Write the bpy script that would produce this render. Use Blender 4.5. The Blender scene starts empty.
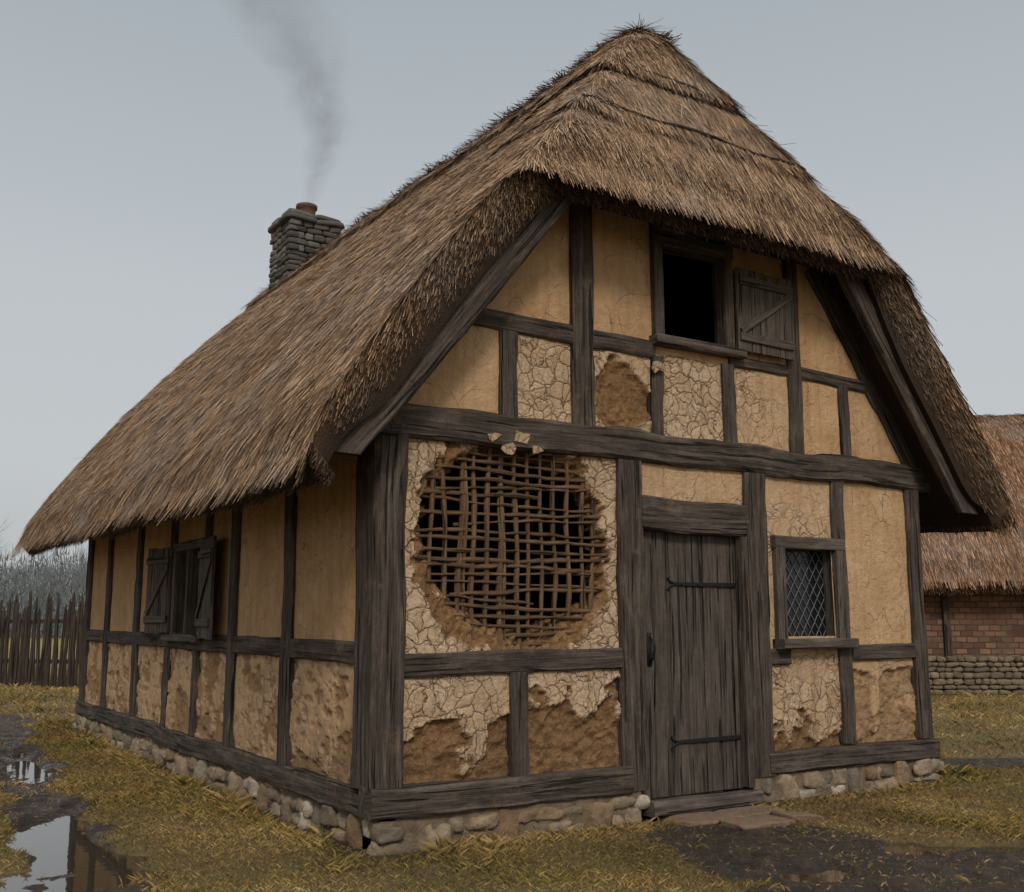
import bpy, math, random
import numpy as np
from mathutils import Vector
random.seed(7); rng=np.random.default_rng(7)
sc=bpy.context.scene
sc.view_settings.view_transform='Standard'; sc.view_settings.look='None'; sc.view_settings.exposure=0
COL=bpy.context.collection
# ---------------------------------------------------------------- noise
def _h(ix,iy,iz):
    n=(ix.astype(np.int64)*374761393+iy.astype(np.int64)*668265263+iz.astype(np.int64)*1274126177)&0xffffffff
    n=((n^(n>>13))*1103515245)&0xffffffff
    n=((n^(n>>16))*668265263)&0xffffffff
    return ((n^(n>>15))&0xffffff)/float(0xffffff)
def vn(x,y,z=0.):
    x=np.asarray(x,float);y=np.asarray(y,float);z=np.zeros_like(x)+z
    xi=np.floor(x);yi=np.floor(y);zi=np.floor(z)
    fx=x-xi;fy=y-yi;fz=z-zi
    fx=fx*fx*(3-2*fx);fy=fy*fy*(3-2*fy);fz=fz*fz*(3-2*fz)
    r=0
    for a in (0,1):
        for b in (0,1):
            for c in (0,1):
                r=r+_h(xi+a,yi+b,zi+c)*(fx if a else 1-fx)*(fy if b else 1-fy)*(fz if c else 1-fz)
    return r*2-1
def fbm(x,y,z=0.,o=4):
    r=0;a=1.;t=0
    for i in range(o):
        r=r+a*vn(np.asarray(x)*2**i+17*i,np.asarray(y)*2**i-9*i,np.asarray(z)*2**i+5*i);t+=a;a*=.5
    return r/t
def ss(x,a,b):
    t=np.clip((x-a)/(b-a),0,1);return t*t*(3-2*t)
# ---------------------------------------------------------------- materials
def newmat(name):
    m=bpy.data.materials.new(name);m.use_nodes=True
    nt=m.node_tree;nt.nodes.clear()
    o=nt.nodes.new('ShaderNodeOutputMaterial');b=nt.nodes.new('ShaderNodeBsdfPrincipled')
    nt.links.new(b.outputs[0],o.inputs[0]);b.inputs['Specular IOR Level'].default_value=.25
    return m,nt,b
class G:
    def __init__(s,nt): s.nt=nt
    def put(s,i,v):
        if isinstance(v,bpy.types.NodeSocket): s.nt.links.new(v,i)
        elif isinstance(v,tuple) and len(v)==3 and i.type=='RGBA': i.default_value=(*v,1)
        else: i.default_value=v
    def noise(s,vec,scale,detail=4,rough=.55,dist=0):
        n=s.nt.nodes.new('ShaderNodeTexNoise');s.put(n.inputs['Vector'],vec)
        n.inputs['Scale'].default_value=scale;n.inputs['Detail'].default_value=detail;n.inputs['Roughness'].default_value=rough;n.inputs['Distortion'].default_value=dist
        return n.outputs['Fac']
    def noisec(s,vec,scale,detail=2):
        n=s.nt.nodes.new('ShaderNodeTexNoise');s.put(n.inputs['Vector'],vec)
        n.inputs['Scale'].default_value=scale;n.inputs['Detail'].default_value=detail
        return n.outputs['Color']
    def ramp(s,f,stops):
        n=s.nt.nodes.new('ShaderNodeValToRGB');e=n.color_ramp.elements
        while len(e)<len(stops): e.new(.5)
        for i,(p,c) in enumerate(stops):
            e[i].position=p;e[i].color=(*c,1) if isinstance(c,tuple) else (c,c,c,1)
        s.put(n.inputs[0],f);return n.outputs[0]
    def mix(s,f,a,b,t='MIX'):
        n=s.nt.nodes.new('ShaderNodeMix');n.data_type='RGBA';n.blend_type=t
        s.put(n.inputs[0],f);s.put(n.inputs[6],a);s.put(n.inputs[7],b);return n.outputs[2]
    def math(s,op,a,b=0.,c=None,clamp=False):
        n=s.nt.nodes.new('ShaderNodeMath');n.operation=op;n.use_clamp=clamp
        s.put(n.inputs[0],a);s.put(n.inputs[1],b)
        if c is not None: s.put(n.inputs[2],c)
        return n.outputs[0]
    def maprange(s,v,a,b,c=0.,d=1.):
        n=s.nt.nodes.new('ShaderNodeMapRange');s.put(n.inputs[0],v)
        for i,q in enumerate((a,b,c,d)): n.inputs[i+1].default_value=q
        return n.outputs[0]
    def coord(s,k='Object'):
        return s.nt.nodes.new('ShaderNodeTexCoord').outputs[k]
    def scale(s,vec,sx,sy,sz):
        n=s.nt.nodes.new('ShaderNodeVectorMath');n.operation='MULTIPLY';s.put(n.inputs[0],vec);n.inputs[1].default_value=(sx,sy,sz);return n.outputs[0]
    def vadd(s,a,b):
        n=s.nt.nodes.new('ShaderNodeVectorMath');n.operation='ADD';s.put(n.inputs[0],a);s.put(n.inputs[1],b);return n.outputs[0]
    def attr(s,name):
        n=s.nt.nodes.new('ShaderNodeAttribute');n.attribute_name=name
        q=s.nt.nodes.new('ShaderNodeSeparateColor');s.nt.links.new(n.outputs['Color'],q.inputs[0]);return q.outputs
    def bump(s,h,strength,dist,normal=None):
        n=s.nt.nodes.new('ShaderNodeBump');n.inputs['Strength'].default_value=strength;n.inputs['Distance'].default_value=dist
        s.put(n.inputs['Height'],h)
        if normal is not None: s.put(n.inputs['Normal'],normal)
        return n.outputs[0]
    def sep(s,v):
        n=s.nt.nodes.new('ShaderNodeSeparateXYZ');s.put(n.inputs[0],v);return n.outputs

def wood_mat(name,dark,mid,light,grain=1.,stain=0.):
    m,nt,b=newmat(name);g=G(nt)
    uv=g.coord('UV')
    n1=g.noise(g.scale(uv,.8,20,1),1.5,8,.72,.1)
    n2=g.noise(g.scale(uv,4,110,1),1.,4,.6)
    n3=g.noise(g.scale(uv,1,2.5,1),2.,5,.65)
    n4=g.noise(uv,26.,5,.7)
    n5=g.noise(g.scale(uv,1.3,4,1),1.7,6,.7)
    c=g.ramp(n1,[(.34,dark),(.52,mid),(.70,light)])
    c=g.mix(g.maprange(n3,.42,.62,0,.75),c,g.mix(.6,c,tuple(x*.3 for x in mid)))
    c=g.mix(g.maprange(n5,.52,.70,0,.55),c,light)
    if stain: c=g.mix(g.maprange(g.noise(uv,3.5,6,.75),.56,.70,0,stain),c,(.24,.155,.085))
    crack=g.ramp(g.noise(g.scale(uv,.45,13,1),2.,3,.5,.1),[(.375,1.),(.40,0.)])
    c=g.mix(g.math('MULTIPLY',crack,.92),c,tuple(x*.15 for x in dark))
    c=g.mix(g.maprange(n2,.45,.8,0,.4),c,light)
    c=g.mix(g.maprange(n4,.5,.75,0,.5),c,tuple(x*.5 for x in mid))
    nt.links.new(c,b.inputs['Base Color']);b.inputs['Roughness'].default_value=.88;b.inputs['Specular IOR Level'].default_value=.18
    h=g.math('ADD',g.math('MULTIPLY',n1,.7),g.math('ADD',g.math('MULTIPLY',n2,.25),g.math('MULTIPLY',crack,-1.1)))
    h=g.math('ADD',h,g.math('MULTIPLY',n4,.45))
    nt.links.new(g.bump(h,.9*grain,.016),b.inputs['Normal'])
    return m
M_TIMBER=wood_mat('weathered_timber',(.024,.018,.014),(.070,.053,.042),(.175,.142,.114),1.,.5)
M_DOOR=wood_mat('door_planks',(.034,.027,.022),(.085,.067,.054),(.16,.132,.109))
M_SHUT=wood_mat('shutter_planks',(.040,.032,.026),(.10,.079,.063),(.20,.165,.135))
M_FENCE=wood_mat('fence_wood',(.022,.017,.013),(.052,.038,.029),(.11,.085,.066))
M_STICK=wood_mat('wattle_sticks',(.06,.032,.017),(.15,.085,.046),(.29,.19,.11))

def simple(name,col,rough=.8,metal=0.,nscale=8,amp=.35,bump=.3,bd=.01):
    m,nt,b=newmat(name);g=G(nt);o=g.coord()
    n=g.noise(o,nscale,5,.6)
    c=g.mix(g.maprange(n,.3,.7),tuple(x*(1-amp) for x in col),tuple(min(1,x*(1+amp)) for x in col))
    nt.links.new(c,b.inputs['Base Color']);b.inputs['Roughness'].default_value=rough;b.inputs['Metallic'].default_value=metal
    nt.links.new(g.bump(g.noise(o,nscale*5,4),bump,bd),b.inputs['Normal'])
    return m
M_IRON=simple('black_iron',(.018,.016,.015),.6,.3,30)
M_LEAD=simple('lead_came',(.14,.14,.14),.5,.2,30)
M_TERRA=simple('terracotta',(.11,.06,.045),.85,0,14)
M_MORTAR=simple('mortar',(.17,.125,.082),.95,0,10,.4,.6,.02)
M_DARK=simple('dark_interior',(.03,.025,.02),.95)  # near-black colour that puts indoor darkness on the floor and inner sheet

def plaster():
    m,nt,b=newmat('daub_plaster');g=G(nt);o=g.coord();A=g.attr('pl')
    peel,crk,low=A[0],A[1],A[2]
    nb=g.noise(o,1.6,5,.6);nf=g.noise(o,16,6,.7);nm=g.noise(o,5,5,.65);nx_=g.noise(o,70,5,.75)
    ochre=g.ramp(nb,[(.3,(.46,.27,.135)),(.5,(.58,.36,.188)),(.72,(.66,.44,.255))])
    ochre=g.mix(g.maprange(nf,.35,.72,0,.45),ochre,(.41,.235,.115))
    ochre=g.mix(g.maprange(nm,.55,.75,0,.45),ochre,(.68,.50,.335))
    cream=g.ramp(nm,[(.3,(.52,.355,.215)),(.55,(.66,.485,.32)),(.75,(.74,.58,.42))])
    cream=g.mix(g.maprange(nf,.42,.75,0,.5),cream,(.44,.28,.16))
    col=g.mix(g.maprange(crk,.0,1.,0,.9),ochre,cream)
    warp=g.vadd(o,g.scale(g.noisec(o,4.5,5),.24,.24,.24))
    def vor(feat,s):
        v=nt.nodes.new('ShaderNodeTexVoronoi');v.feature=feat;v.inputs['Scale'].default_value=s;nt.links.new(warp,v.inputs['Vector']);return v
    v=vor('DISTANCE_TO_EDGE',8.5);v2=vor('F1',8.5);v3=vor('DISTANCE_TO_EDGE',2.7);v4=vor('DISTANCE_TO_EDGE',21.)
    wv=g.maprange(nf,.35,.65,.006,.045)
    line=g.math('SUBTRACT',1.,g.math('DIVIDE',v.outputs['Distance'],wv),clamp=True)
    patch=g.maprange(g.math('ADD',crk,g.math('MULTIPLY',g.math('SUBTRACT',nb,.5),2.2)),.40,.80)
    line=g.math('MULTIPLY',line,patch,clamp=True)
    fine=g.math('MULTIPLY',g.ramp(v4.outputs['Distance'],[(.004,.7),(.03,0.)]),g.math('MULTIPLY',patch,g.maprange(nm,.42,.58,0,1)))
    line2=g.math('MULTIPLY',g.ramp(v3.outputs['Distance'],[(.002,1.),(.008,0.)]),g.maprange(nm,.45,.6,0,.75))
    line=g.math('MAXIMUM',g.math('MAXIMUM',line,fine),line2)
    notp=g.math('SUBTRACT',1.,peel)
    line=g.math('MULTIPLY',line,notp,clamp=True)
    cellr=g.sep(v2.outputs['Color'])[0]
    col=g.mix(g.math('MULTIPLY',patch,.28),col,g.mix(cellr,(.40,.25,.14),(.80,.63,.46)))
    # soft darker halo either side of the cracks
    halo=g.math('MULTIPLY',g.math('MULTIPLY',g.ramp(v.outputs['Distance'],[(.0,1.),(.12,0.)]),patch),notp)
    col=g.mix(g.math('MULTIPLY',halo,.28),col,(.36,.21,.11))
    daub=g.ramp(nf,[(.28,(.16,.080,.034)),(.5,(.40,.218,.098)),(.72,(.58,.36,.18))])
    daub=g.mix(g.maprange(nm,.38,.65,0,.5),daub,(.25,.14,.066))
    col=g.mix(g.maprange(peel,.05,.95),col,daub)
    col=g.mix(g.math('MULTIPLY',line,.70),col,(.13,.072,.038))
    z=g.sep(o)[2]
    dirt=g.math('MULTIPLY',g.maprange(z,1.1,.2,0,.45),g.maprange(nm,.3,.6,.4,1.))
    col=g.mix(dirt,col,(.22,.135,.078))
    streak=g.noise(g.scale(o,9,9,.8),1.2,5,.65)
    col=g.mix(g.maprange(streak,.48,.72,0,.5),col,(.29,.18,.10))
    blot=g.noise(o,3.1,6,.7,.4)
    col=g.mix(g.maprange(blot,.53,.70,0,.45),col,(.31,.19,.10))
    col=g.mix(g.maprange(nx_,.55,.75,0,.35),col,(.24,.15,.085))
    col=g.mix(g.math('MULTIPLY',low,.9),col,(.26,.16,.088))
    nt.links.new(col,b.inputs['Base Color']);b.inputs['Roughness'].default_value=.95;b.inputs['Specular IOR Level'].default_value=.1
    tilt=g.math('MULTIPLY',g.math('MULTIPLY',cellr,patch),g.math('MULTIPLY',notp,.45))
    h=g.math('ADD',g.math('MULTIPLY',line,-1.1),tilt)
    h=g.math('ADD',h,g.math('MULTIPLY',halo,-.35))
    h=g.math('ADD',h,g.math('MULTIPLY',nf,g.math('MULTIPLY_ADD',peel,2.6,1.1)))
    h=g.math('ADD',h,g.math('MULTIPLY',nm,1.2))
    h=g.math('ADD',h,g.math('MULTIPLY',nx_,g.math('MULTIPLY_ADD',peel,.8,.5)))
    nt.links.new(g.bump(h,1.,.020),b.inputs['Normal'])
    return m
M_PLASTER=plaster()

def thatch(name,tint=(1,1,1)):
    m,nt,b=newmat(name);g=G(nt);o=g.coord();A=g.attr('rv')
    T=lambda c:tuple(c[i]*tint[i] for i in range(3))
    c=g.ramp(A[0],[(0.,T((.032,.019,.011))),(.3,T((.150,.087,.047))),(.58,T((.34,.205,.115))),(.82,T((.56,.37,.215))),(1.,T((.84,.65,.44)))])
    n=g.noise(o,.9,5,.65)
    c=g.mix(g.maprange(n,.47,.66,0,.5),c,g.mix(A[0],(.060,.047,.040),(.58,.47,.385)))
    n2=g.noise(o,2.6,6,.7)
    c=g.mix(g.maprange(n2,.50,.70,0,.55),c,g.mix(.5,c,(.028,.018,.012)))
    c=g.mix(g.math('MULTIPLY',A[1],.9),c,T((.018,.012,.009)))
    nt.links.new(c,b.inputs['Base Color']);b.inputs['Roughness'].default_value=.8;b.inputs['Specular IOR Level'].default_value=.2
    nt.links.new(g.bump(g.noise(o,60,3),.5,.02),b.inputs['Normal'])
    return m
M_THATCH=thatch('thatch_straw');M_THATCH2=thatch('thatch_straw_reddish',(.92,.80,.74))

def stone_mat():
    m,nt,b=newmat('field_stone');g=G(nt);o=g.coord();A=g.attr('rv')
    c=g.ramp(A[0],[(0.,(.13,.105,.08)),(.25,(.31,.235,.155)),(.45,(.46,.35,.235)),(.65,(.32,.195,.11)),(.80,(.20,.172,.138)),(1.,(.64,.53,.40))])
    c=g.mix(g.maprange(g.noise(o,14,5,.65),.38,.7,0,.6),c,(.13,.09,.055))
    c=g.mix(g.maprange(g.noise(o,5,4),.52,.7,0,.35),c,(.12,.105,.045))
    nt.links.new(c,b.inputs['Base Color']);b.inputs['Roughness'].default_value=.9
    nt.links.new(g.bump(g.noise(o,22,7,.75),1.,.04),b.inputs['Normal']);return m
M_STONE=stone_mat()
def chim_mat():
    m,nt,b=newmat('grey_stone');g=G(nt);o=g.coord();A=g.attr('rv')
    c=g.ramp(A[0],[(0.,(.045,.042,.04)),(.5,(.10,.093,.085)),(1.,(.20,.175,.15))])
    c=g.mix(g.maprange(g.noise(o,14,5,.65),.35,.7,0,.5),c,(.05,.045,.04))
    nt.links.new(c,b.inputs['Base Color']);b.inputs['Roughness'].default_value=.9
    nt.links.new(g.bump(g.noise(o,20,6,.7),.7,.02),b.inputs['Normal']);return m
M_CHIM=chim_mat()
def brick_mat():
    m,nt,b=newmat('old_brick');g=G(nt);o=g.coord()
    t=nt.nodes.new('ShaderNodeTexBrick');cb=nt.nodes.new('ShaderNodeCombineXYZ')
    wx=g.vadd(o,g.scale(g.noisec(o,5,3),.05,.05,.05));s=g.sep(wx)
    nt.links.new(s[0],cb.inputs[0]);nt.links.new(s[2],cb.inputs[1]);nt.links.new(cb.outputs[0],t.inputs[0])
    t.inputs['Color1'].default_value=(.09,.045,.03,1);t.inputs['Color2'].default_value=(.26,.13,.08,1);t.inputs['Mortar'].default_value=(.06,.045,.035,1)
    t.inputs['Scale'].default_value=2.1;t.inputs['Mortar Size'].default_value=.026
    c=g.mix(g.maprange(g.noise(o,2.4,6,.7),.48,.65,0,.7),t.outputs[0],(.12,.085,.058))
    nt.links.new(c,b.inputs['Base Color']);b.inputs['Roughness'].default_value=.95
    nt.links.new(g.bump(t.outputs[1],.5,.01),b.inputs['Normal']);return m
M_BRICK=brick_mat()
def glass_mat():
    m,nt,b=newmat('old_glass');g=G(nt);o=g.coord()
    b.inputs['Base Color'].default_value=(.010,.012,.014,1);b.inputs['Roughness'].default_value=.15;b.inputs['Specular IOR Level'].default_value=.4
    nt.links.new(g.bump(g.noise(o,9,2),.3,.01),b.inputs['Normal']);return m
M_GLASS=glass_mat()
def water_mat():
    m,nt,b=newmat('puddle_water');g=G(nt);o=g.coord()
    b.inputs['Base Color'].default_value=(.035,.026,.017,1);b.inputs['Roughness'].default_value=.03;b.inputs['Specular IOR Level'].default_value=.9;b.inputs['IOR'].default_value=1.6
    nt.links.new(g.bump(g.noise(o,10,2),.04,.01),b.inputs['Normal']);return m
M_WATER=water_mat()
def grass_mat():
    m,nt,b=newmat('grass_blades');g=G(nt);o=g.coord();A=g.attr('rv')
    c=g.ramp(A[0],[(0.,(.05,.044,.014)),(.3,(.145,.112,.030)),(.55,(.29,.205,.055)),(.78,(.38,.24,.085)),(1.,(.60,.45,.23))])
    c=g.mix(g.maprange(g.noise(o,.8,4),.42,.62,0,.6),c,g.mix(A[0],(.07,.038,.016),(.42,.255,.105)))
    c=g.mix(g.maprange(g.noise(o,.5,3),.52,.64,0,.4),c,g.mix(A[0],(.035,.042,.012),(.28,.24,.065)))
    nt.links.new(c,b.inputs['Base Color']);b.inputs['Roughness'].default_value=.7;b.inputs['Specular IOR Level'].default_value=.2
    return m
M_GRASS=grass_mat()
def ground_mat():
    m,nt,b=newmat('ground_soil_grass');g=G(nt);o=g.coord();A=g.attr('rv')
    n=g.noise(o,7,7,.72);n1=g.noise(o,1.1,5,.6);n3=g.noise(o,40,5,.7)
    gr=g.ramp(n,[(.3,(.07,.05,.018)),(.55,(.155,.11,.036)),(.75,(.24,.17,.06))])
    gr=g.mix(g.maprange(n1,.4,.65,0,.6),gr,(.14,.08,.032))
    far=g.ramp(n1,[(.3,(.17,.135,.038)),(.7,(.27,.20,.058))])
    gr=g.mix(A[1],gr,far)
    md=g.ramp(n,[(.3,(.013,.009,.006)),(.5,(.036,.023,.015)),(.64,(.075,.048,.029)),(.8,(.14,.09,.052))])
    md=g.mix(g.maprange(n3,.55,.75,0,.45),md,(.12,.078,.044))
    f=g.maprange(g.math('ADD',A[0],g.math('MULTIPLY',g.math('SUBTRACT',n,.5),1.3)),.38,.6)
    c=g.mix(f,gr,md)
    nt.links.new(c,b.inputs['Base Color'])
    wet=g.math('MULTIPLY',f,g.maprange(g.noise(o,2.9,6,.7),.45,.53))
    nt.links.new(g.maprange(wet,0,1,.92,.10),b.inputs['Roughness'])
    b.inputs['Specular IOR Level'].default_value=.42
    h=g.math('ADD',g.math('MULTIPLY',n,1.6),g.math('MULTIPLY',n3,.45))
    nt.links.new(g.bump(h,1.,.06),b.inputs['Normal']);return m
M_GROUND=ground_mat()
def haze(name,c1,c2):  # distance haze is put into the pale surface colour, no fog in the air
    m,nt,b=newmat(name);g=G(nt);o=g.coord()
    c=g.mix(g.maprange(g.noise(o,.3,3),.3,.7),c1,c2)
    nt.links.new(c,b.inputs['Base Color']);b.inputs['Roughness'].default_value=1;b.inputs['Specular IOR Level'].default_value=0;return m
M_HAZE=haze('haze_tinted_bark',(.12,.128,.132),(.15,.16,.163))
M_HAZE2=haze('haze_tinted_thicket',(.14,.15,.153),(.17,.18,.185))

# ---------------------------------------------------------------- mesh helpers
def mesh_obj(name,V,F,mat,attr=None,uv=None,smooth=False,parent=None,aname='rv'):
    me=bpy.data.meshes.new(name)
    V=V.tolist() if isinstance(V,np.ndarray) else V
    F=F.tolist() if isinstance(F,np.ndarray) else F
    me.from_pydata(V,[],F)
    for m in (mat if isinstance(mat,(list,tuple)) else [mat]): me.materials.append(m)
    if attr is not None:
        a=me.color_attributes.new(aname,'FLOAT_COLOR','POINT')
        arr=np.ones((len(V),4),np.float32);arr[:,:3]=attr;a.data.foreach_set('color',arr.ravel())
    if uv is not None:
        l=me.uv_layers.new(name='UVMap');li=np.zeros(len(me.loops),np.int32);me.loops.foreach_get('vertex_index',li)
        l.data.foreach_set('uv',np.asarray(uv,np.float32)[li].ravel())
    if smooth: me.polygons.foreach_set('use_smooth',[True]*len(me.polygons))
    me.update()
    ob=bpy.data.objects.new(name,me);COL.objects.link(ob)
    if parent: ob.parent=parent
    return ob
def empty(name,loc=(0,0,0)):
    e=bpy.data.objects.new(name,None);e.location=loc;e.empty_display_size=.3;COL.objects.link(e);return e
def tag(o,label,cat,group=None):
    o['label']=label;o['category']=cat
    if group:o['group']=group
class MB:
    """accumulates pieces, with uv and attr"""
    def __init__(s): s.V=[];s.F=[];s.UV=[];s.A=[]
    def add(s,V,F,UV=None,A=None):
        k=len(s.V);s.V+= [tuple(v) for v in V];s.F+=[tuple(i+k for i in f) for f in F]
        s.UV+= [tuple(u) for u in UV] if UV is not None else [(v[0],v[2]) for v in V]
        s.A+= [A if A is not None else (.5,0,0)]*len(V)
    def obj(s,name,mat,parent=None,smooth=False,aname='rv'):
        return mesh_obj(name,s.V,s.F,mat,attr=np.array(s.A),uv=np.array(s.UV),smooth=smooth,parent=parent,aname=aname)
def beam_geo(p0,p1,w,d,nrm,wob=.008,bev=.012,seg=.12,taper=1.,skew=(0,0)):
    """beam from p0 to p1; w in plane width, d depth along nrm (p on centre line)"""
    p0=np.array(p0,float);p1=np.array(p1,float);L=p1-p0;ln=np.linalg.norm(L);L/=ln
    N=np.array(nrm,float);N-=L*N.dot(L);N/=np.linalg.norm(N);W=np.cross(N,L)
    n=max(2,int(ln/seg)+1)
    a=w/2;b=d/2;e=min(bev,a*.5,b*.5)
    ring=[(-a+e,-b),(0,-b),(a-e,-b),(a,-b+e),(a,0),(a,b-e),(a-e,b),(a*.33,b),(-a*.33,b),(-a+e,b),(-a,b-e),(-a,0),(-a,-b+e)]
    k=len(ring);off=random.random()*50;o2=random.random()*50
    per=[0]
    for i in range(k): per.append(per[-1]+math.dist(ring[i],ring[(i+1)%k]))
    V=[];UV=[]
    ts=np.linspace(0,ln,n)
    bw=vn(ts*1.3+off,ts*0+.3)*wob*1.0;bd=vn(ts*1.1+off,ts*0+7.7)*wob*.4
    for j,t in enumerate(ts):
        tf=1+(taper-1)*t/ln
        nz=vn(np.arange(k)*1.7+off,np.full(k,t*5+off))*wob*.9
        for i,(x,y) in enumerate(ring):
            rr=1+nz[i]/max(.02,min(a,b))*.5
            sk=(skew[0] if j==0 else (skew[1] if j==n-1 else 0))*x
            V.append(p0+L*(t+sk)+W*(x*tf*rr+bw[j])+N*(y*(1+nz[i]/max(.02,b)*.4)+bd[j]));UV.append((t+off,per[i]+o2))
    F=[]
    for j in range(n-1):
        for i in range(k):
            i2=(i+1)%k;F.append((j*k+i,j*k+i2,(j+1)*k+i2,(j+1)*k+i))
    F.append(tuple(range(k))[::-1]);F.append(tuple((n-1)*k+i for i in range(k)))
    return V,F,UV
def beam(name,p0,p1,w,d,nrm,mat=None,parent=None,**kw):
    V,F,UV=beam_geo(p0,p1,w,d,nrm,**kw)
    return mesh_obj(name,np.array(V),F,mat or M_TIMBER,uv=UV,parent=parent)
def tube_geo(pts,rad,k=6):
    V=[];F=[];UV=[];off=random.random()*30
    pts=[np.array(p,float) for p in pts];n=len(pts);l=0
    for j,p in enumerate(pts):
        T=pts[min(j+1,n-1)]-pts[max(j-1,0)];T/=np.linalg.norm(T)
        U=np.cross(T,(0.31,.2,.93) if abs(T[2])<.85 else (1,.1,0));U/=np.linalg.norm(U);W=np.cross(T,U)
        if j: l+=np.linalg.norm(p-pts[j-1])
        r=rad[j] if hasattr(rad,'__len__') else rad
        for i in range(k):
            a=2*math.pi*i/k;V.append(p+U*math.cos(a)*r+W*math.sin(a)*r);UV.append((l+off,i*r+off))
    for j in range(n-1):
        for i in range(k):
            i2=(i+1)%k;F.append((j*k+i,j*k+i2,(j+1)*k+i2,(j+1)*k+i))
    F.append(tuple(range(k))[::-1]);F.append(tuple((n-1)*k+i for i in range(k)))
    return V,F,UV
import bmesh
_bm=bmesh.new();bmesh.ops.create_icosphere(_bm,subdivisions=3,radius=1)
ICV=np.array([v.co[:] for v in _bm.verts]);ICF=[tuple(v.index for v in f.verts) for f in _bm.faces];_bm.free()
def stone_geo(c,sx,sy,sz,R=None,boxy=.55,rough=.12):
    v=np.sign(ICV)*np.abs(ICV)**boxy
    o=random.random()*100
    nz=fbm(ICV[:,0]*1.6+o,ICV[:,1]*1.6,ICV[:,2]*1.6+o,3)
    v=v*(1+rough*nz)[:,None]*np.array([sx,sy,sz])
    a=random.uniform(-.12,.12);ca,sa=math.cos(a),math.sin(a)
    v=np.stack([v[:,0]*ca-v[:,2]*sa,v[:,1],v[:,0]*sa+v[:,2]*ca],1)
    if R is not None: v=v@R.T
    return v+np.array(c),ICF

# ---------------------------------------------------------------- roof shape
RX=2.9
def zprof(d): 
    d=np.sqrt(d*d+.008)-.089
    return 6.93-1.00*d-.0150*d**3
def zout(X,Y,lump=True):
    X=np.asarray(X,float);Y=np.asarray(Y,float)
    d=np.abs(X-RX)
    zp=zprof(d)+.012*Y
    zh=5.03+(Y+.5)*1.86
    zh=zh-.10*ss(-Y,.3,.52)**2
    k=12.
    z=-np.log(np.exp(-k*(zp-4))+np.exp(-k*(zh-4)))/k+4
    z=z+.07*ss(z,6.22,6.24)*ss(-(Y-1.6),0,.5)+.05*ss(z,5.60,5.62)*ss(-(Y-1.2),0,.6)
    z=z+.08*ss(-(d),-.40,-.37)*ss(Y,1.2,1.6)
    z=z-.12*ss(d,3.45,3.7)**2
    if lump:
        z=z+.045*fbm(X*1.1,Y*1.1,3.,3)+.009*fbm(X*6,Y*5,9.,2)+.05*np.maximum(0,fbm(X*.5,Y*1.6,19.,3))*(d<.45)
    return z
def grad(fn,X,Y,e=.03):
    return (fn(X+e,Y)-fn(X-e,Y))/(2*e),(fn(X,Y+e)-fn(X,Y-e))/(2*e)
def thick(X,Y):
    d=np.abs(X-RX)
    return .20+.26*ss(d,1.75,2.15)-.28*ss(d,3.1,3.7)+.2*ss(Y,-.3,.4)*(1-ss(d,1.7,2.1))+.15*(X>RX)*ss(d,1.9,2.4)*(1-ss(d,3.3,3.68))
class Straw:
    def __init__(s): s.P=[];s.A=[]
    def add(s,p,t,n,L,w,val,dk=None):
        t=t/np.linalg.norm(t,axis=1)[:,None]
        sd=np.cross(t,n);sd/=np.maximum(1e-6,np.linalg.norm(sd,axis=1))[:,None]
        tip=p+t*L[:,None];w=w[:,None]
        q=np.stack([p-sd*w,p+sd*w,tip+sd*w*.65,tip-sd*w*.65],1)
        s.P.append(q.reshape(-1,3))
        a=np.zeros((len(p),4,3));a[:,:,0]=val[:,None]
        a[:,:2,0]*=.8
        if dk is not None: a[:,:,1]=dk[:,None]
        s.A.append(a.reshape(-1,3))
    def out(s):
        V=np.concatenate(s.P);A=np.concatenate(s.A);F=np.arange(len(V)).reshape(-1,4)
        return V,F,A
def surf_straws(S,fn,X,Y,Lr,wr,lift,jit,valf,dk=None,back=0.):
    n=len(X);Z=fn(X,Y);gx,gy=grad(fn,X,Y)
    t=np.stack([-gx,-gy,-(gx*gx+gy*gy)],1)
    t/=np.maximum(1e-5,np.linalg.norm(t,axis=1))[:,None]
    nn=np.stack([-gx,-gy,np.ones(n)],1);nn/=np.linalg.norm(nn,axis=1)[:,None]
    sd=np.cross(t,nn)
    t=t+nn*(rng.normal(0,1,n)*lift*.5+lift)[:,None]+sd*rng.normal(0,jit,n)[:,None]
    L=rng.uniform(Lr[0],Lr[1],n);w=rng.uniform(wr[0],wr[1],n)
    p=np.stack([X,Y,Z],1)+nn*.004
    S.add(p,t,nn+rng.normal(0,.25,(n,3)),L,w,valf,dk)
def grid_faces(nx,ny,off=0,flip=False):
    i,j=np.meshgrid(np.arange(nx-1),np.arange(ny-1),indexing='ij')
    a=(i*ny+j).ravel()+off
    f=np.stack([a,a+ny,a+ny+1,a+1],1)
    return f[:,::-1] if flip else f

cottage=empty('thatched_cottage',(0,0,0))
tag(cottage,'old timber framed cottage with daub walls and a shaggy thatched roof','cottage')

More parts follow.
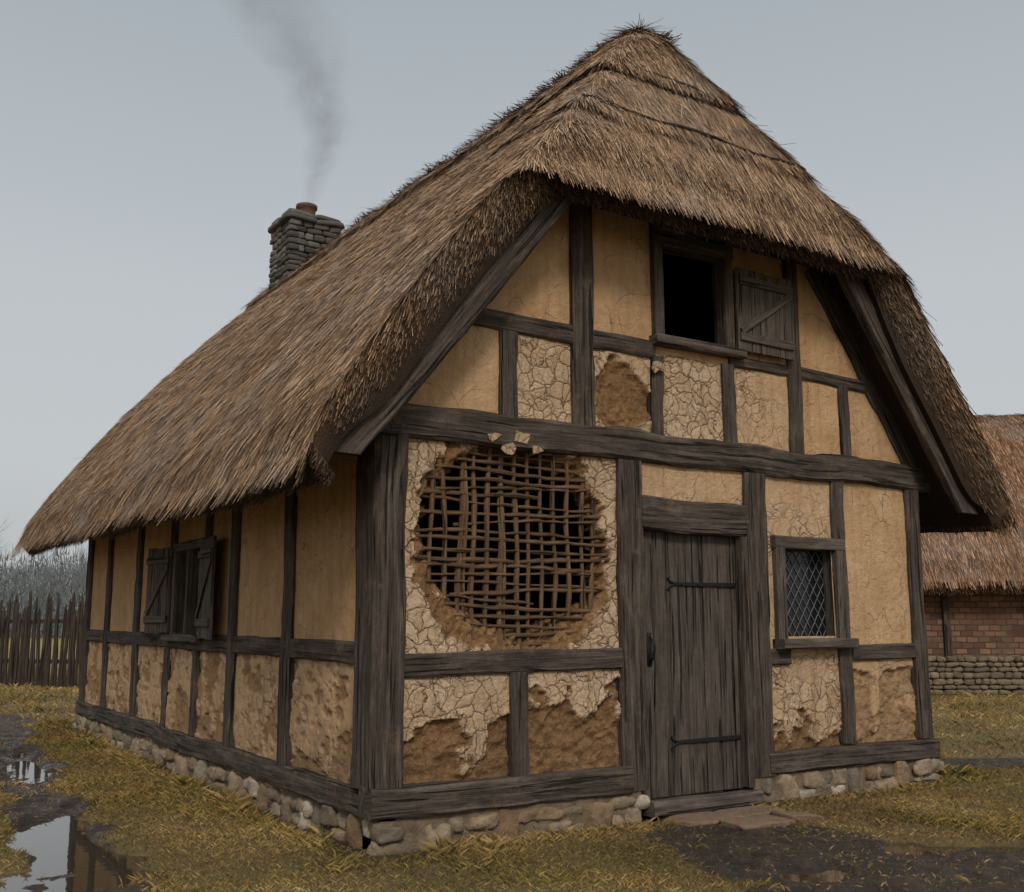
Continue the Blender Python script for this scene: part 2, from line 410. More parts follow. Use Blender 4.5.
# roof body
X0,X1,Y0,Y1=-.78,6.56,-.52,10.6
xs=np.linspace(X0,X1,150);ys=np.concatenate([np.linspace(Y0,1.5,46)[:-1],np.linspace(1.5,Y1,130)])
XX,YY=np.meshgrid(xs,ys,indexing='ij');nx,ny=XX.shape
ZT=zout(XX,YY)
XB=RX+(XX-RX)*.965;YB=np.clip(YY,Y0+.10,Y1-.10)
ZB=ZT-thick(XX,YY)
VT=np.stack([XX,YY,ZT],-1).reshape(-1,3);VB=np.stack([XB,YB,ZB],-1).reshape(-1,3)
nn=nx*ny
F=[grid_faces(nx,ny),grid_faces(nx,ny,nn,True)]
idx=np.arange(nn).reshape(nx,ny)
def bridge(e,flip):
    a=e[:-1];b=e[1:];f=np.stack([a,b,b+nn,a+nn],1);return f[:,::-1] if flip else f
F+=[bridge(idx[:,0],True),bridge(idx[:,-1],False),bridge(idx[0,:],False),bridge(idx[-1,:],True)]
S=Straw()
def val(n,lo=0.,hi=1.): return lo+(hi-lo)*rng.beta(1.2,1.7,n)
n=200000
dd=rng.random(n)*3.7
Yl=Y0+(Y1-Y0)*rng.random(n)**1.4
surf_straws(S,zout,RX-dd,Yl,(.08,.30),(.0018,.0040),.035,.13,val(n))
n=26000
surf_straws(S,zout,RX-rng.random(n)*3.7,Y0+(Y1-Y0)*rng.random(n)**1.5,(.10,.34),(.0018,.0036),.07,.32,val(n,.45,1.))
n=5000
surf_straws(S,zout,rng.uniform(X0,RX,n),Y0+(Y1-Y0)*rng.random(n)**1.5,(.06,.22),(.0016,.003),.22,.6,val(n,.35,1.))
n=95000
Xh=rng.uniform(.7,5.3,n);Yh=rng.uniform(Y0,1.3,n)
surf_straws(S,zout,Xh,Yh,(.12,.36),(.0018,.0038),.020,.07,val(n,.05,1.))
n=9000
surf_straws(S,zout,rng.uniform(.7,5.3,n),rng.uniform(Y0,1.2,n),(.12,.34),(.0018,.0034),.05,.2,val(n,.5,1.))
n=2500
surf_straws(S,zout,rng.uniform(.7,5.3,n),rng.uniform(Y0,1.,n),(.10,.26),(.0016,.003),.15,.35,val(n,.4,1.))
n=24000
surf_straws(S,zout,rng.uniform(RX,X1,n),Y0+(Y1-Y0)*rng.random(n)**2,(.10,.26),(.0035,.006),.03,.10,val(n))
n=220
surf_straws(S,zout,rng.uniform(X0+.2,RX+2,n),Y0+(Y1-Y0)*rng.random(n)**2,(.15,.36),(.002,.003),.5,.8,val(n,.2,.8))
def edge_straws(n,xa,xb,yy,outy,dk0,Ls=(.04,.13)):
    X=rng.uniform(xa,xb,n);Y=np.full(n,yy)
    th=thick(X,Y);r=rng.random(n)
    zt=zout(X,Y);gx,gy=grad(zout,X,Y)
    dirx=np.where(np.abs(X-RX)>1.9,-gx,0)*.55
    t=np.stack([dirx,np.full(n,outy)*rng.uniform(.2,1.3,n),np.full(n,-1.)-np.abs(dirx)*.9],1)+rng.normal(0,.22,(n,3))
    p=np.stack([X,Y+.10*r*(-np.sign(outy)),zt-r*th],1)
    nrm=np.tile(np.array([0,np.sign(outy),.2]),(n,1))+rng.normal(0,.3,(n,3))
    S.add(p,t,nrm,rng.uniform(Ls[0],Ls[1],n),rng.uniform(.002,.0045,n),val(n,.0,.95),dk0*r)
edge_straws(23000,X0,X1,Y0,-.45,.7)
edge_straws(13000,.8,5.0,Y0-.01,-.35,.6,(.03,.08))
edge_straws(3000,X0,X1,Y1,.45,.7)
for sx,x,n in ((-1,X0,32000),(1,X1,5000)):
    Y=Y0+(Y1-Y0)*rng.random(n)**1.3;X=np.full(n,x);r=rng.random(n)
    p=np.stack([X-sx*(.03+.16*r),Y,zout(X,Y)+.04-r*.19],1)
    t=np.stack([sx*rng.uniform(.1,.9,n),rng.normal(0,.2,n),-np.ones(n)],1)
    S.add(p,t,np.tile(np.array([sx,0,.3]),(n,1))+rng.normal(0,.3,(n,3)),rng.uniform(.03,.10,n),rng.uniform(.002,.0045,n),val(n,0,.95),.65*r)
# ridge
n=8000
Yr=rng.uniform(.9,Y1,n);Xr=RX+rng.normal(0,.12,n)
p=np.stack([Xr,Yr,zout(Xr,Yr)],1)
t=np.stack([rng.choice([-1,1],n)*rng.uniform(.3,1,n),rng.normal(0,.6,n),rng.uniform(-.9,.0,n)],1)
S.add(p,t,np.tile(np.array([0,0,1.]),(n,1))+rng.normal(0,.4,(n,3)),rng.uniform(.05,.15,n),rng.uniform(.003,.006,n),val(n,0,.6),rng.uniform(.4,.9,n))
n=1100
Yc=rng.choice(np.array([1.1,1.5,1.9,2.1,2.6,2.9,3.5,4.3,5.2,6.4]),n)+rng.normal(0,.13,n);Xr=RX-.07+rng.normal(0,.09,n)
p=np.stack([Xr,Yc,zout(Xr,Yc)+.02],1);t=np.stack([rng.normal(-.3,.7,n),rng.normal(0,.9,n),rng.uniform(0,.35,n)],1)
S.add(p,t,rng.normal(0,1,(n,3)),rng.uniform(.05,.15,n),rng.uniform(.004,.008,n),val(n,0,.4),rng.uniform(.5,1.,n))
for zc,cnt,dk_ in ((6.20,9000,.9),(5.59,6000,.7)):
    X=rng.uniform(RX-2,RX+2,cnt*14);Y=rng.uniform(Y0,1.5,cnt*14);zz=zout(X,Y);k=np.abs(zz-zc-.02)<.035;X=X[k][:cnt];Y=Y[k][:cnt]
    surf_straws(S,zout,X,Y,(.04,.10),(.003,.006),.2,.3,val(len(X),.0,.4),np.full(len(X),dk_))
# apex: a raised dark bound tuft with both ends splaying
n=2200
u=rng.uniform(-1,1,n)
p=np.stack([RX-.02+u*.20,.56+rng.normal(0,.06,n),6.93-.10*np.abs(u)**1.5+.05*(u>.4)*u+rng.normal(0,.022,n)],1)
t=np.stack([np.sign(u)*rng.uniform(.4,1,n),rng.uniform(-.35,.2,n),rng.uniform(-.45,.15,n)],1)
S.add(p,t,rng.normal(0,1,(n,3)),rng.uniform(.04,.13,n),rng.uniform(.003,.006,n),val(n,0,.5),rng.uniform(.55,1.,n))
n=260
p=np.array([RX+.16,.54,6.91])+rng.normal(0,1,(n,3))*np.array([.04,.04,.02])
t=np.stack([rng.uniform(.2,1,n),rng.uniform(-.4,.2,n),rng.uniform(.1,.8,n)],1)
S.add(p,t,rng.normal(0,1,(n,3)),rng.uniform(.06,.19,n),rng.uniform(.003,.006,n),val(n,0,.5),rng.uniform(.5,1.,n))
SV,SF,SA=S.out()
base=np.concatenate([VT,VB]);bA=np.zeros((len(base),3));bA[:,0]=.28;bA[nn:,0]=.08;bA[nn:,1]=.8;bA[:,1]=np.maximum(bA[:,1],.3)  # depth shade put in colour: base dark so straw gaps look deep, underside darker
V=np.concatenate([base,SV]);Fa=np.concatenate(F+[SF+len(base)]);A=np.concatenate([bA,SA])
roof=mesh_obj('thatched_roof',V,Fa,M_THATCH,attr=A,parent=cottage)
roof['label']='shaggy brown straw thatch with half-hipped gable'
for zc,rr_ in ((6.25,.024),(5.62,.014)):
    ptsL=[]
    for X in np.linspace(RX-2.2,RX+2.2,60):
        yy=np.linspace(-.5,1.3,300);zz=zout(np.full(300,X),yy,True);k=np.where(zz>zc+.02)[0]
        if len(k) and k[0]>2 : ptsL.append((X,yy[k[0]]-.03,zc+.03+.015*math.sin(X*5)+random.uniform(-.008,.008)))
    if len(ptsL)>3:
        a,b=ptsL[-2],ptsL[-1];ptsL.append(tuple(b[i]+(b[i]-a[i])*1.5+(0,0,.06)[i] for i in range(3)))
        v,f,u=tube_geo(ptsL,rr_,6);mesh_obj('binding_rod',np.array(v),f,M_FENCE,uv=u,parent=roof)

# ---------------------------------------------------------------- walls
def holer(s,z):
    # an oval that tapers towards the bottom, ragged all round
    dz=(z-2.055)/.635;wx=.745*(1+.09*np.clip(dz,-1,1))
    cx_=1.13+.04*np.clip(-dz,0,1)
    r=np.sqrt(((s-cx_)/wx)**2+dz**2)
    return r+.15*fbm(s*1.9+3.3,z*1.9+.7,1.,3)+.15*fbm(s*6,z*6,31.,3)+.05*fbm(s*20,z*20,4.,2)
PAN=[ # s0,s1,z0,z1,crack
 (0,2.15,1.2,2.85,.95),(0,1.09,.3,1.2,.85),(1.09,2.15,.3,1.2,.85),(2.15,3.5,2.3,2.85,.45),(3.5,4.62,1.2,2.85,.5),(4.62,5.8,1.2,2.85,.18),
 (3.5,4.62,.3,1.2,.7),(4.62,5.8,.3,1.2,.25),(1.0,1.7,2.9,3.7,.8),(1.7,2.47,2.9,3.7,.75),(2.47,3.28,2.9,3.7,.9),(3.28,4.1,2.9,3.7,.4),(0,1.0,2.9,3.7,.12),(1.7,2.47,3.7,4.8,.12)]
def front_fields(s,z):
    crk=np.zeros_like(s)
    for a,b,c,d,k in PAN: crk=np.where((s>=a)&(s<b)&(z>=c)&(z<d),k,crk)
    n=fbm(s*4,z*4,5.,5);n2=fbm(s*13,z*13,8.,4);n3=fbm(s*30,z*30,11.,2)
    f=-1+.0*s
    hr=holer(s,z)
    inb=(s<2.15)&(z>1.2)&(z<2.85)
    rimw=.13+.18*ss(-z,-1.9,-1.4)+.05*ss(-s,-.9,-.4)+.20*n
    f=np.where(inb,(np.maximum(rimw,.06)+1-hr)*1.2+.12*n2,f)
    f=np.where((s<1.09)&(z<1.2),(.66-.10*np.cos(s*5)-z)*1.2+.5*n+.16*n2,f)
    f=np.where((s>=1.09)&(s<2.15)&(z<1.2),(.86+.08*np.sin(s*7)-z)*1.2+.45*n+.16*n2,f)
    f=np.where((s>=3.5)&(s<4.62)&(z<1.2),(.74-.12*(s-3.6)-z)*1.2+.5*n+.16*n2,f)
    soft=(s>=4.62)&(z<1.2)
    f=np.where(soft,.16+.5*n+.12*n2-.8*ss(z,1.0,1.15),f)
    re=np.sqrt(((s-2.10)/.36)**2+((z-3.25)/.29)**2)
    f=np.where((s>=1.7)&(s<2.47)&(z>2.9)&(z<3.7),(1-re)*.6+.30*n+.10*n2,f)
    f=np.where((f<-.9),-.38+.5*n+.1*n2-.2,f)
    peel=ss(f,0,.022)
    dep=peel*.018+ss(f,.10,.13)*.012+peel*(.022*n2+.014*n+.014*n3)+.008*fbm(s*2,z*2,2.,3)+.004*n2
    dep=dep-.016*ss(f,-.08,-.005)*(1-ss(f,-.005,.01))*(crk>.3)
    dh=hr-1
    dep=dep+inb*(.08*np.exp(-(np.maximum(dh,0)/.05)**2)+.04*np.exp(-(np.maximum(dh,0)/.17)**2)
                 -peel*.11*np.maximum(n2,-.1)*np.exp(-(np.maximum(dh-.04,0)/.2)**2))
    peel=np.where(soft,peel*.45,peel)
    return peel,crk,dep,hr
def wall_mesh(name,us,zs,P,fields,keep,parent):
    U,Z=np.meshgrid(us,zs,indexing='ij')
    r=fields(U,Z);peel,crk,dep=r[:3];low=r[3] if len(r)>3 else 0*peel
    V=P(U,Z,dep).reshape(-1,3)
    f=grid_faces(len(us),len(zs))
    kv=keep(U,Z).ravel();f=f[kv[f].all(axis=1)]
    A=np.stack([peel.ravel(),crk.ravel(),low.ravel()],1)
    return mesh_obj(name,V,f,M_PLASTER,attr=A,smooth=True,parent=parent,aname='pl')
def P_front(U,Z,d): return np.stack([U,d,Z],-1)
def keep_front(U,Z):
    k=(holer(U,Z)>1.)|(U<.22)|(U>2.0)|(Z<1.32)|(Z>2.70)
    k&=~((U>2.2)&(U<3.5)&(Z<2.3))
    k&=~((U>3.86)&(U<4.51)&(Z>1.36)&(Z<2.12))
    k&=~((U>2.53)&(U<3.25)&(Z>3.86)&(Z<4.75))
    k&=Z<zout(U,U*0,False)-.25
    return k
def ff(a,b):
    p,c,d,_=front_fields(a,b);return p,c,d,np.where(p>.4,.45*ss(-fbm(a*9,b*9,21.,3),.15,.5),0)
fw_=wall_mesh('daub_wall',np.arange(0,5.801,.0105),np.arange(.12,5.9,.0105),P_front,ff,keep_front,cottage)
fw_['label']='ochre daub gable wall with cracked flaking plaster and a ragged hole'
M_=300;ring=[]
rs=np.arange(.2,1.6,.006)
for i in range(M_):
    a=2*math.pi*i/M_
    h=holer(1.12+math.cos(a)*.77*rs,2.04+math.sin(a)*.68*rs);kk=np.where(h>1.)[0];r=rs[kk[0]] if len(kk) else 1.2
    s_=min(2.0,max(.22,1.12+math.cos(a)*.77*r));z_=min(2.70,max(1.32,2.04+math.sin(a)*.68*r))
    ring.append((s_,z_))
V=[];Fq=[]
for k,(sc_,yy) in enumerate(((1.03,.09),(.985,.12),(.98,.16),(1.01,.19))):
    for i,(s,z) in enumerate(ring):
        q=sc_+random.uniform(-.016,.016);V.append((1.12+(s-1.12)*q,yy,2.04+(z-2.04)*q))
for k in range(3):
    for i in range(M_):
        j=(i+1)%M_;Fq.append((k*M_+i,k*M_+j,(k+1)*M_+j,(k+1)*M_+i))
mesh_obj('daub_core',V,Fq,M_PLASTER,attr=np.tile(np.array([1,0,0]),(len(V),1)),aname='pl',parent=cottage)
def side_fields(U,Z):
    n=fbm(U*3,Z*3,15.,5);n2=fbm(U*11,Z*11,18.,4);n4=fbm(U*7,Z*11,28.,4);n5=fbm(U*16,Z*22,38.,3)
    f=np.where(Z<1.25,-.06+.75*n+.2*n2-.28*(Z-.75),-.50+.6*n+.1*n2)
    f=np.where((Z<1.25)&(U>3)&(U<4.1),f+.15,f)
    peel=ss(f,0,.04)
    pit=np.maximum(ss(n4,.24,.42),.8*ss(n5,.30,.45))*(Z<1.25)
    crk=np.where(Z<1.25,.34,.05)+0*U
    dep=peel*(.012+.012*n2)+.006*n+.003*n2+.005*n2*(Z<1.25)+.013*pit
    return np.maximum(peel*.60,.35*pit),crk,dep,.42*pit
sw=wall_mesh('daub_wall',np.arange(0,9.41,.015),np.arange(.12,3.45,.015),lambda U,Z,d:np.stack([d,U,Z],-1),side_fields,
    lambda U,Z:~((U>3.93)&(U<4.93)&(Z>1.36)&(Z<2.24)),cottage)
def plain(name,p,q,zt):
    us=np.linspace(0,1,30);zs=np.linspace(.1,zt,20)
    U,Z=np.meshgrid(us,zs,indexing='ij')
    V=np.stack([p[0]+(q[0]-p[0])*U,p[1]+(q[1]-p[1])*U,Z],-1).reshape(-1,3)
    return mesh_obj(name,V,grid_faces(30,20),M_PLASTER,attr=np.zeros((600,3)),aname='pl',parent=cottage)
plain('daub_wall',(5.8,0),(5.8,9.4),3.3)
us=np.linspace(0,5.8,60);zs=np.linspace(.1,6.8,60)
wall_mesh('daub_wall',us,zs,lambda U,Z,d:np.stack([U,9.4+0*U,Z],-1),lambda U,Z:(0*U,0*U,0*U),lambda U,Z:Z<zout(U,U*0+9.4,False)-.2,cottage)
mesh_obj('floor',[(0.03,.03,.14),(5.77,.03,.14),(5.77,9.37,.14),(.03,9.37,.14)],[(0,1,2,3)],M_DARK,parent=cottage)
mesh_obj('dark_backing',[(0.03,1.6,.14),(5.77,1.6,.14),(5.77,1.6,3.2),(.03,1.6,3.2)],[(0,1,2,3)],M_DARK,parent=cottage)  # added near-black sheet that keeps the wall openings dark inside
# wattle
mb=MB()
zr=1.26;row=0
while zr<2.85:
    a_,b_=.15,2.08
    if random.random()<.2:
        if random.random()<.5: b_=random.uniform(1.1,1.7)
        else: a_=random.uniform(.5,1.0)
    ph=(row%2)*math.pi;row+=1;amp=random.uniform(.010,.018);tl=random.uniform(-.05,.05);o1=random.random()*50
    ss_=np.arange(a_,b_,.035)
    wz=.034*fbm(ss_*1.8+o1,ss_*0,o1,4)
    pts=[(s,.055+amp*math.cos(s/.125*math.pi+ph),zr+tl*(s-1.1)+wz[i]) for i,s in enumerate(ss_)]
    r0=random.uniform(.010,.019)
    v,f,u=tube_geo(pts,[r0+.003*math.sin(p[0]*9+zr*7) for p in pts],7);mb.add(v,f,u)
    zr+=random.uniform(.046,.076)
sx=.27
while sx<2.02:
    for q in range(random.choice([1,1,2])):
        s0=sx+q*.038+random.uniform(-.01,.01);tl=random.uniform(-.045,.045);o1=random.random()*50
        zz=np.arange(1.12,2.92,.05);wx=.026*fbm(zz*1.6+o1,zz*0,o1,4)
        pts=[(s0+tl*(z-2)+wx[i],.062+.012*math.sin(z*7+sx*3),z) for i,z in enumerate(zz)]
        r0=random.uniform(.015,.023)
        v,f,u=tube_geo(pts,[r0+.003*math.sin(p[2]*11+sx) for p in pts],7);mb.add(v,f,u)
    sx+=random.uniform(.105,.14)
mb.obj('wattle_lattice',M_STICK,cottage,True)
def shard(c,r,n=8,t=.005):
    a0=random.random()*6;tx=random.uniform(-.15,.15);ex=random.uniform(.6,1.)
    P=[]
    for i in range(n):
        a=a0+2*math.pi*(i+random.uniform(-.35,.35))/n;q=r*random.uniform(.5,1.25);P.append((math.cos(a)*q,math.sin(a)*q*ex))
    V=[(c[0]+x,c[1]-t+tx*x-.15*z,c[2]+z) for x,z in P]+[(c[0]+x,c[1]+t+tx*x-.15*z,c[2]+z) for x,z in P]
    F=[tuple(range(n)),tuple(range(n,2*n))[::-1]]+[(i,n+i,n+(i+1)%n,(i+1)%n) for i in range(n)]
    return V,F
for (s,z,r) in ((.84,2.82,.065),(1.08,2.83,.07),(.97,2.74,.07),(1.22,2.75,.06),(2.43,3.56,.06)):
    v,f=shard((s,-.070,z),r)
    mesh_obj('plaster_flake',v,f,M_PLASTER,attr=np.tile(np.array([0,.8,0]),(len(v),1)),aname='pl',parent=cottage)

# ---------------------------------------------------------------- timber frame
FN=(0,-1,0);SN=(-1,0,0)
def fb(name,s0,z0,s1,z1,w,proud=.035,d=.16,**k):
    y=-proud+d/2
    k.setdefault('wob',.015);k.setdefault('bev',.016)
    return beam(name,(s0,y,z0),(s1,y,z1),w,d,FN,parent=cottage,**k)
def sb(name,y0,z0,y1,z1,w,proud=.035,d=.16,**k):
    x=-proud+d/2
    k.setdefault('wob',.015);k.setdefault('bev',.016)
    return beam(name,(x,y0,z0),(x,y1,z1),w,d,SN,parent=cottage,**k)
beam('corner_post',(.045,.125,.40),(.05,.125,2.98),.25,.35,FN,parent=cottage,wob=.022,bev=.035)
fb('corner_post',5.71,.40,5.71,2.78,.19,.045)
fb('sill_beam',-.075,.315,2.10,.305,.20,.06,.2,wob=.02)
fb('sill_beam',3.58,.335,5.86,.30,.18,.06,.2,wob=.02)
sb('sill_beam',-.02,.305,9.5,.305,.18,.055,.18,wob=.02)
fb('bressummer_beam',-.07,2.865,6.0,2.885,.25,.055,.2,wob=.026,bev=.025)
beam('tie_beam_end',(6.02,.04,2.86),(6.24,.02,2.84),.17,.18,FN,parent=cottage)
beam('wall_plate_end',(-.02,.9,2.86),(-.05,-.12,2.86),.20,.22,(-1,0,0),parent=cottage)
sb('wall_plate',.3,2.86,9.5,2.86,.18,.05)
fb('rail',.15,1.205,2.05,1.205,.16);fb('rail',3.66,1.20,3.9,1.20,.14);fb('rail',4.70,1.22,5.65,1.22,.145)
fb('rail',.42,3.715,2.44,3.71,.15,.03);fb('rail',4.18,3.745,5.2,3.735,.12,.03);fb('rail',3.3,3.74,4.05,3.74,.10,.028)
fb('stud',2.14,.22,2.14,2.76,.25,.042,wob=.022);fb('stud',3.54,.22,3.54,2.76,.25,.042,wob=.022)
fb('stud',4.625,.42,4.625,2.77,.17,.038)
fb('stud',1.69,2.98,1.69,4.95,.22,.04);fb('stud',4.11,2.98,4.11,4.95,.17,.04)
fb('stud',1.09,.41,1.09,1.13,.15);fb('stud',1.0,2.98,1.0,3.65,.16);fb('stud',2.47,2.98,2.47,3.66,.13)
fb('stud',3.28,2.98,3.28,3.70,.15);fb('stud',4.79,2.98,4.79,3.69,.13)
fb('tie_beam',1.0,4.90,4.9,4.90,.18,.045)
fb('door_lintel',2.25,2.335,3.43,2.335,.27,.05)
fb('rafter',.02,2.95,1.62,5.0,.18,.045);fb('rafter',5.86,2.97,4.50,4.85,.36,.03)  # right one widened as dark filler for the shaded strip below the verge
beam('bargeboard',(-.48,-.34,2.54),(1.46,-.34,4.93),.20,.08,FN,parent=cottage,skew=(-.8,0),wob=.006)
beam('bargeboard',(6.16,-.32,2.53),(4.36,-.32,4.92),.22,.08,FN,parent=cottage,skew=(.8,0),wob=.006)
sb('rail',.3,1.27,9.3,1.29,.155)
for y,w in ((1.65,.19),(3.0,.19),(6.46,.19),(8.0,.19)):
    sb('stud',y,.39,y+.03,2.78,w,.04)
sb('corner_post',9.27,.39,9.27,2.8,.26,.045)
sb('stud',3.84,1.34,3.84,2.78,.14,.04);sb('stud',5.04,1.34,5.04,2.78,.15,.04)
sb('stud',4.12,.39,4.12,1.2,.13,.03);sb('stud',5.15,.39,5.15,1.2,.15,.03)
for y in (.15,2.3,4.6,6.9,9.2):
    beam('stud',(5.76,y,.3),(5.76,y,3.),.18,.16,(1,0,0),parent=cottage)

# ---------------------------------------------------------------- door
door=empty('door',(0,0,0));door.parent=cottage
edges=[2.265,2.43,2.60,2.79,2.97,3.14,3.30,3.415]
mb=MB()
for a,b in zip(edges[:-1],edges[1:]):
    v,f,u=beam_geo(((a+b)/2,.075+random.uniform(-.006,.006),.12+random.uniform(0,.012)),((a+b)/2,.075,2.21),b-a-.010,.05,FN,wob=.006,bev=.008);mb.add(v,f,u)
mb.obj('door_leaf',M_DOOR,door)
beam('door_stop',(3.375,.0,.15),(3.375,.0,2.2),.07,.10,FN,parent=door)
for z in (1.79,.54):
    mb=MB()
    v,f,u=beam_geo((3.33,.042,z),(2.64,.042,z),.04,.014,FN,wob=.002,bev=.003,taper=.7);mb.add(v,f,u)
    for q in (-1,1):
        v,f,u=tube_geo([(2.65,.04,z),(2.60,.04,z+.02*q),(2.57,.04,z+.045*q),(2.60,.04,z+.06*q)],[.011,.009,.007,.004]);mb.add(v,f,u)
    for s in (3.3,3.1,2.9,2.72):
        g_,f_=stone_geo((s,.033,z),.011,.007,.011,boxy=1,rough=0);mb.add(g_,f_)
    mb.obj('strap_hinge',M_IRON,door)
mb=MB()
v,f,u=tube_geo([(2.37,.045,1.37),(2.37,.0,1.34),(2.375,-.015,1.28),(2.37,.0,1.2),(2.37,.045,1.17)],[.008,.01,.012,.01,.008]);mb.add(v,f,u)
v,f,u=beam_geo((2.37,.045,1.14),(2.37,.045,1.40),.045,.008,FN,wob=.001,bev=.003);mb.add(v,f,u)
mb.obj('door_handle',M_IRON,door,True)
beam('threshold',(2.26,.01,.07),(3.43,.01,.07),.11,.22,(0,-1,0),mat=M_SHUT,parent=door,wob=.014,bev=.02)

# ---------------------------------------------------------------- lower window
win=empty('window',(0,0,0));win.parent=cottage
win['label']='small leaded window with diamond panes'
def frame_rect(parent,s0,s1,z0,z1,t,yc,d,sillout=.05):
    mb=MB()
    for p,q,w in (((s0+t/2,z0),(s0+t/2,z1-t),t),((s1-t/2,z0),(s1-t/2,z1-t),t),((s0-.01,z1-t/2),(s1+.01,z1-t/2),t)):
        v,f,u=beam_geo((p[0],yc,p[1]),(q[0],yc,q[1]),w,d,FN,wob=.006,bev=.01);mb.add(v,f,u)
    mb.obj('frame',M_SHUT,parent)
    beam('sill',(s0-.03,yc-sillout,z0-.035),(s1+.03,yc-sillout,z0-.035),.085,d+.06,FN,mat=M_SHUT,parent=parent,wob=.005)
frame_rect(win,3.745,4.64,1.33,2.235,.11,.03,.18)
mesh_obj('glass_pane',[(3.83,.12,1.3),(4.56,.12,1.3),(4.56,.12,2.16),(3.83,.12,2.16)],[(0,1,2,3)],M_GLASS,parent=win)
mb=MB();a0,a1,b0,b1=3.85,4.54,1.34,2.14;k=1.45;stp=.098
def clip(c,sgn):
    pts=[]
    for i in range(2):
        s=(a0,a1)[i];z=c+sgn*k*(s-a0)
        if b0<=z<=b1: pts.append((s,z))
    for zz in (b0,b1):
        s=a0+(zz-c)/(sgn*k)
        if a0<s<a1: pts.append((s,zz))
    return pts[:2] if len(pts)>=2 else None
for sgn in (1,-1):
    c=-2.
    while c<5:
        p=clip(c,sgn)
        if p and math.dist(p[0],p[1])>.02:
            v,f,u=beam_geo((p[0][0],.114+.002*sgn,p[0][1]),(p[1][0],.114+.002*sgn,p[1][1]),.008,.006,FN,wob=.001,bev=.002);mb.add(v,f,u)
        c+=stp*k
mb.obj('lead_lattice',M_LEAD,win)

# ---------------------------------------------------------------- gable window with shutter
def shutter_geo(mb,w,h,npl,brace=True,t=.03):
    ed=np.linspace(0,w,npl+1)
    for a,b in zip(ed[:-1],ed[1:]):
        v,f,u=beam_geo(((a+b)/2,0,random.uniform(0,.012)),((a+b)/2,0,h-random.uniform(0,.015)),b-a-.008,t,FN,wob=.004,bev=.006);mb.add(v,f,u)
    for z in (h*.16,h*.84):
        v,f,u=beam_geo((.02,-t*.9,z),(w-.02,-t*.9,z),.075,.025,FN,wob=.003,bev=.005);mb.add(v,f,u)
    if brace:
        v,f,u=beam_geo((.04,-t*.9,h*.22),(w-.04,-t*.9,h*.78),.06,.022,FN,wob=.003,bev=.005);mb.add(v,f,u)
gw=empty('window',(0,0,0));gw.parent=cottage;gw['label']='dark open gable window with one open shutter'
mb=MB()
for p,q,w in (((2.475,3.78),(2.475,4.85),.10),((3.29,3.80),(3.29,4.85),.09),((2.43,4.69),(3.34,4.71),.13)):
    v,f,u=beam_geo((p[0],.02,p[1]),(q[0],.02,q[1]),w,.17,FN,wob=.006,bev=.01);mb.add(v,f,u)
mb.obj('frame',M_TIMBER,gw)
beam('sill',(2.40,-.02,3.785),(3.43,-.02,3.795),.08,.17,FN,mat=M_SHUT,parent=gw)
mb=MB();shutter_geo(mb,.69,.76,4)
sh=mb.obj('shutter',M_SHUT,gw);sh.location=(3.345,-.068,3.83);sh.rotation_euler=(0,math.radians(1),math.radians(-2))
# side window
swn=empty('window',(0,0,0));swn.parent=cottage;swn['label']='dark side window with two open plank shutters'
mb=MB()
for p,q,w in (((3.95,1.33),(3.95,2.25),.08),((4.91,1.33),(4.91,2.25),.08),((3.9,2.26),(4.96,2.26),.09),((4.43,1.33),(4.43,2.25),.05)):
    v,f,u=beam_geo((.02,p[0],p[1]),(.02,q[0],q[1]),w,.14,SN,wob=.005,bev=.01);mb.add(v,f,u)
mb.obj('frame',M_SHUT,swn)
beam('sill',(-.03,3.82,1.31),(-.03,5.04,1.31),.07,.16,SN,mat=M_SHUT,parent=swn)
mb=MB();shutter_geo(mb,.64,.96,3)
s1=mb.obj('shutter',M_SHUT,swn);s1.location=(-.07,3.88,1.32);s1.rotation_euler=(0,0,math.radians(-90-6))
mb=MB();shutter_geo(mb,.52,.92,3)
s2=mb.obj('shutter',M_SHUT,swn)
s2.location=(-.17,5.47,1.36);s2.rotation_euler=(0,0,math.radians(-90+13))

# ---------------------------------------------------------------- plinth
mb=MB()
def stone_row(p,q,nrm,z0,z1,lo,hi,sd):
    p=np.array(p,float);q=np.array(q,float);L=np.linalg.norm(q-p);D=(q-p)/L;N=np.array(nrm,float)
    R=np.array([[D[0],N[0],0],[D[1],N[1],0],[0,0,1.]])
    tones=[.18,.25,.35,.42,.5,.6,.66,.78,.9,1.]
    def put(t,w,zz,hh,dp=.08):
        g_,f_=stone_geo((*(p+D*(t+w/2)+N*random.uniform(-.02,.03)),zz+hh/2),w*.53,dp,hh*.54,R,boxy=random.uniform(.45,.8),rough=.5);mb.add(g_,f_,A=(random.choice(tones),0,0))
    tall=[];t=random.uniform(.1,.5)
    while t<L-.3:
        w=random.uniform(.14,.26);tall.append((t,t+w));put(t,w,z0,(z1-z0)*random.uniform(.85,1.05),.095);t+=w+random.uniform(.25,.8)
    cut=(z1-z0)*random.uniform(.42,.55)
    for zz,hh in ((z0,cut),(z0+cut*.97,(z1-z0)-cut)):
        t=0
        while t<L:
            w=random.uniform(lo,hi)
            if not any(a-.03<t+w/2<b+.03 for a,b in tall): put(t,w,zz,hh*random.uniform(.8,1.08))
            t+=w*.97
stone_row((-.02,.03),(2.15,.03),(0,-1),-.05,.205,.08,.28,0)
stone_row((3.5,.03),(5.85,.03),(0,-1),-.05,.215,.08,.28,0)
stone_row((.04,-.03),(.04,9.45),(-1,0),-.05,.205,.09,.28,0)
mb.obj('stone_plinth',M_STONE,cottage,True)
mb=MB()
